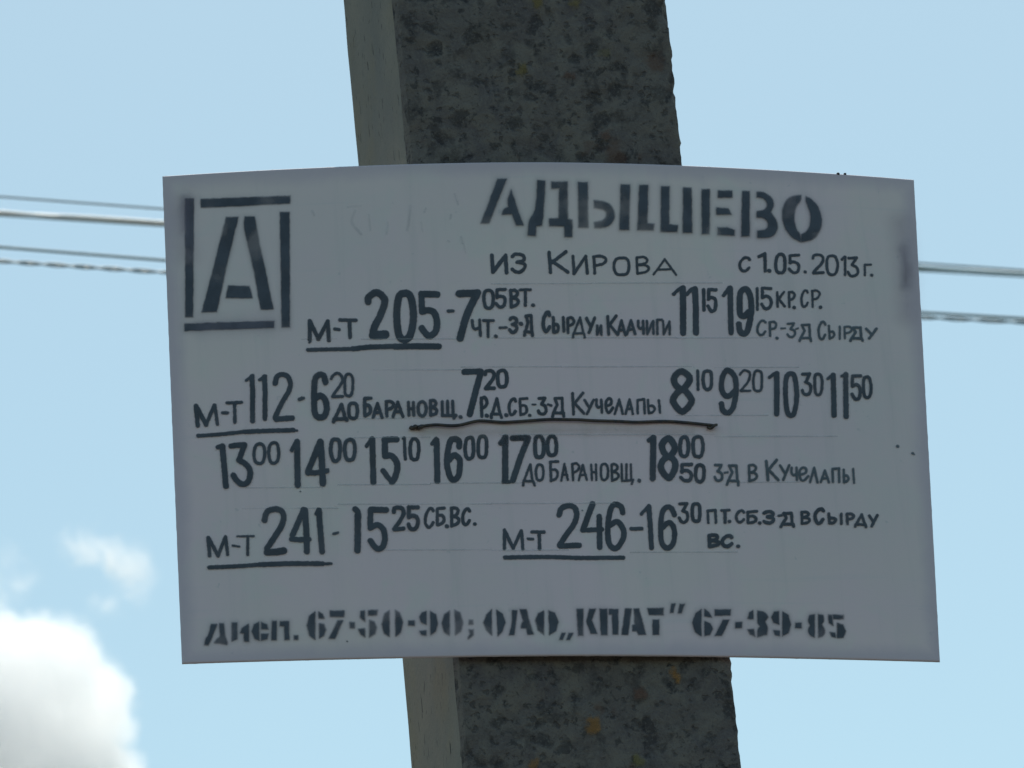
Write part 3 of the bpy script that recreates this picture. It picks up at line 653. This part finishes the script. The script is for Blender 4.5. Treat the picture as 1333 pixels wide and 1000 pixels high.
# lichen patches on the pole
def on_front(px, py, lift): return on_plane(px, py, .011 - lift - .0016)
def lichen(col): return ink('lichen', col, 3.2, 12.0, 260, .62, .65)
LM = [lichen((.20, .15, .045)), lichen((.30, .15, .04)), lichen((.20, .17, .06)), lichen((.13, .07, .05))]
for px_, py_, rx, ry, mi in ((680, 91, 7, 8, 0), (773, 942, 9, 15, 1), (700, 1, 8, 9, 0), (748, 3, 8, 7, 0), (881, 882, 6, 5, 1), (876, 872, 3, 4, 1), (832, 990, 8, 7, 2), (697, 994, 7, 6, 1),
                            (786, 68, 9, 5, 2), (741, 98, 8, 5, 3), (833, 903, 8, 7, 3), (788, 176, 9, 5, 3)):
    for _ in range(1):
        caps = [(px_ + random.uniform(-rx, rx) * .5, py_ + random.uniform(-ry, ry) * .5, px_ + random.uniform(-rx, rx) * .6, py_ + random.uniform(-ry, ry) * .6, min(rx, ry) * random.uniform(.45, .7)) for _ in range(5)]
        surface_ink('lichen_patch', caps, [], LM[mi], on_front, step=1.2, marg=6, parent=pole)

# ------------------------------------------------------------------ overhead wires, about 10 m beyond the pole
def wire_mat(name, col, rough, metal, rim=0):
    g = NT(name); return g.done(g.bsdf(col, rough, .5, metal))
g = NT('sheath_lit_to_dim'); _x = g.n('ShaderNodeSeparateXYZ', i_0=g.pos()).outputs[0]
WM_S = g.done(g.bsdf(g.mix(g.rng(g.math('ADD', _x, g.noise(g.pos(), 1.2, 2)), .0, 1.6), (.9, .9, .88), (.42, .52, .54)), .45, .5, 0)); _b = [n for n in g.t.nodes if n.type == 'BSDF_PRINCIPLED'][0]  # sunlit left and dimmer right of the cable painted into the sheath colour
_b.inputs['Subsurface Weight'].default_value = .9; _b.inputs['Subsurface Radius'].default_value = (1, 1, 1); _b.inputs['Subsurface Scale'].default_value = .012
WM_D = wire_mat('dull_insulated_wire', (.20, .30, .32), .5, 0)
WM_G = wire_mat('grey_weathered_wire', (.30, .36, .40), .6, .2)
def wire_pts(px, Y, n=260, ext=9.0):
    """catenary-like curve through where the wire crosses, in the vertical plane y = Y"""
    d = rays([p[0] for p in px], [p[1] for p in px]); t = Y / d[:, 1]; P = CAM + d * t[:, None]
    co = np.polyfit(P[:, 0], P[:, 2], 2)
    xs = np.linspace(-ext, ext, n)
    xc = np.clip(xs, P[:, 0].min() - .3, P[:, 0].max() + .3)      # beyond the view it carries on straight
    z = np.polyval(co, xc) + np.polyval(np.polyder(co), xc) * (xs - xc)
    return np.stack([xs, np.full(n, Y), z], 1)
def strand(center, rad, off, pitch, ph, name, mat, parent, seg=6):
    L = center[:, 0]; th = 2 * math.pi * (L + .22 * pitch * np.sin(L * 2.3) + .15 * pitch * np.sin(L * 5.9 + 1)) / pitch + ph
    P = center.copy(); P[:, 1] += off * np.cos(th); P[:, 2] += off * np.sin(th)
    return tube(P, rad, seg, name, mat, parent)
def overhead(px, Y, label, kind):
    root = bpy.data.objects.new('overhead_wire', None); COL.objects.link(root)
    c = wire_pts(px, Y, 1400 if kind != 'plain' else 260); root.location = tuple(c[len(c) // 2])
    bpy.context.view_layer.update()
    tag(root, label=label, category='power line', group='overhead wires crossing behind the sign')
    if kind == 'plain': tube(c, .0032, 8, 'conductor', WM_G, root)
    elif kind == 'bright':
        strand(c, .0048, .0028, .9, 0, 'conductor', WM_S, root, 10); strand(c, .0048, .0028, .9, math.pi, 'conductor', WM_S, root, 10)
        tube(c - np.array([0, 0, .0092]), .0022, 8, 'carrier_wire', WM_D, root)
    elif kind == 'dark':
        tube(c, .0042, 8, 'conductor', WM_D, root)
    else:
        strand(c, .0030, .0034, .16, 0, 'conductor', WM_D, root); strand(c, .0030, .0034, .16, math.pi, 'conductor', WM_G, root)
overhead([(0, 256), (110, 264.5), (211, 272), (1197, 342.5), (1333, 352)], 14.6, 'thin pale wire, topmost of the four crossing behind the sign', 'plain')
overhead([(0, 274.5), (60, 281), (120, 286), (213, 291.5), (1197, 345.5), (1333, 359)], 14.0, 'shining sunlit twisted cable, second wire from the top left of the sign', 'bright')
overhead([(0, 321.5), (110, 331), (213, 339), (1203, 406.5), (1333, 415)], 14.0, 'smooth dark cable, third wire from the top beside the sign', 'dark')
overhead([(0, 339.5), (110, 347.5), (213, 355.5), (1203, 412), (1333, 421)], 14.5, 'broken looking twisted grey wire, lowest of the four behind the sign', 'twist')

# ------------------------------------------------------------------ clouds (volumes far away)
def cloud_mat(name, dens, scale, thr, soft, aniso=.45):
    g = NT(name); p = g.n('ShaderNodeNewGeometry').outputs['Position']
    tc = g.n('ShaderNodeTexCoord').outputs['Object']
    n = g.noise(tc, scale, 5, .58)
    r = g.n('ShaderNodeVectorMath', operation='LENGTH', i_0=tc).outputs['Value']
    return g, tc, n, r
def icosphere(name, loc, scl, mat, parent=None, amp=.0, sub=3):
    import bmesh
    bm = bmesh.new(); bmesh.ops.create_icosphere(bm, subdivisions=sub, radius=1)
    for v in bm.verts:
        v.co *= 1 + amp * noise.noise(v.co * 1.7 + Vector(loc) * .013) + amp * .5 * noise.noise(v.co * 4)
    me = bpy.data.meshes.new(name); bm.to_mesh(me); bm.free(); me.materials.append(mat)
    o = bpy.data.objects.new(name, me); COL.objects.link(o); o.location = loc; o.scale = scl
    return o
CD = 4000.0
def at(px, py, D=CD): return tuple(CAM + rays([px], [py])[0] * D)
U = CD / FPX                                      # metres per photo pixel out there
def puff_cloud():
    # one closed hull; density = union of soft lobes minus noise
    cx, cy = -10, 960
    C = np.array(at(cx, cy)); g = NT('cumulus'); p = g.pos()
    lobes = [(-30, 890, 105), (60, 880, 88), (120, 905, 62), (10, 860, 70), (90, 960, 90), (132, 1000, 62), (-20, 1010, 150), (60, 1080, 150), (-160, 960, 150), (150, 975, 30), (158, 915, 22), (38, 815, 28), (75, 835, 30)]
    nd = g.noise(p, 1 / (46 * U), 7, .66); n2 = g.noise(p, 1 / (120 * U), 3, .5)
    best = None
    for (x, y, r) in lobes:
        c = at(x, y, CD + random.uniform(-40, 40) * U)
        dist = g.n('ShaderNodeVectorMath', operation='DISTANCE', i_0=p, i_1=c).outputs['Value']
        e = g.math('DIVIDE', g.math('SUBTRACT', r * U, dist), 34 * U)
        best = e if best is None else g.math('SMOOTH_MAX', best, e, .15)
    f = g.math('ADD', best, g.math('MULTIPLY', g.math('SUBTRACT', nd, .52), 2.6))
    f = g.math('ADD', f, g.math('MULTIPLY', g.math('SUBTRACT', n2, .5), 1.2))
    f = g.math('ADD', f, g.math('MULTIPLY', g.math('SUBTRACT', g.noise(p, 1 / (17 * U), 5, .7, .4), .5), 1.5))
    de = g.math('MULTIPLY', g.rng(f, .0, .8), .042)
    vs_ = g.n('ShaderNodeVolumeScatter', i_Color=(.997, .993, .982, 1), i_Density=de, i_Anisotropy=.6)
    m = g.done(vol=vs_.outputs[0])
    R_ = 330 * U
    o = icosphere('cumulus_cloud', tuple(C), (R_, R_ * .8, R_), m, amp=.03, sub=4)
    tag(o, label='bright white cumulus cloud low at the left, below the wispy cloud', category='cloud')
def wisp(name, px, py, lob, dens, label):
    C = at(px, py); g = NT(name); p = g.pos()
    nd = g.noise(p, 1 / (34 * U), 7, .7, .8); best = None
    for (x, y, r) in lob:
        dist = g.n('ShaderNodeVectorMath', operation='DISTANCE', i_0=p, i_1=at(x, y)).outputs['Value']
        e = g.math('DIVIDE', g.math('SUBTRACT', r * U, dist), 40 * U)
        best = e if best is None else g.math('SMOOTH_MAX', best, e, .2)
    f = g.math('ADD', best, g.math('MULTIPLY', g.math('SUBTRACT', nd, .5), 3.0))
    de = g.math('MULTIPLY', g.rng(f, -.35, .8), dens * 5)
    m = g.done(vol=g.n('ShaderNodeVolumeScatter', i_Color=(.995, .995, .995, 1), i_Density=de, i_Anisotropy=.5).outputs[0])
    rr = 110 * U
    o = icosphere('wispy_cloud', C, (rr, rr * .6, rr), m, amp=.02, sub=3)
    tag(o, label=label, category='cloud')
puff_cloud()
wisp('wisp_vapour', 135, 740, [(100, 713, 14), (122, 717, 17), (145, 730, 20), (168, 738, 22), (182, 745, 18), (170, 762, 14), (140, 785, 10)], .010, 'small thin wisp of cloud above the big white cumulus, left of the sign')
wisp('wisp_vapour', 0, 745, [(10, 730, 14), (22, 758, 14), (-30, 760, 30), (5, 780, 14)], .007, 'faint shred of cloud at the left, just above the cumulus top')
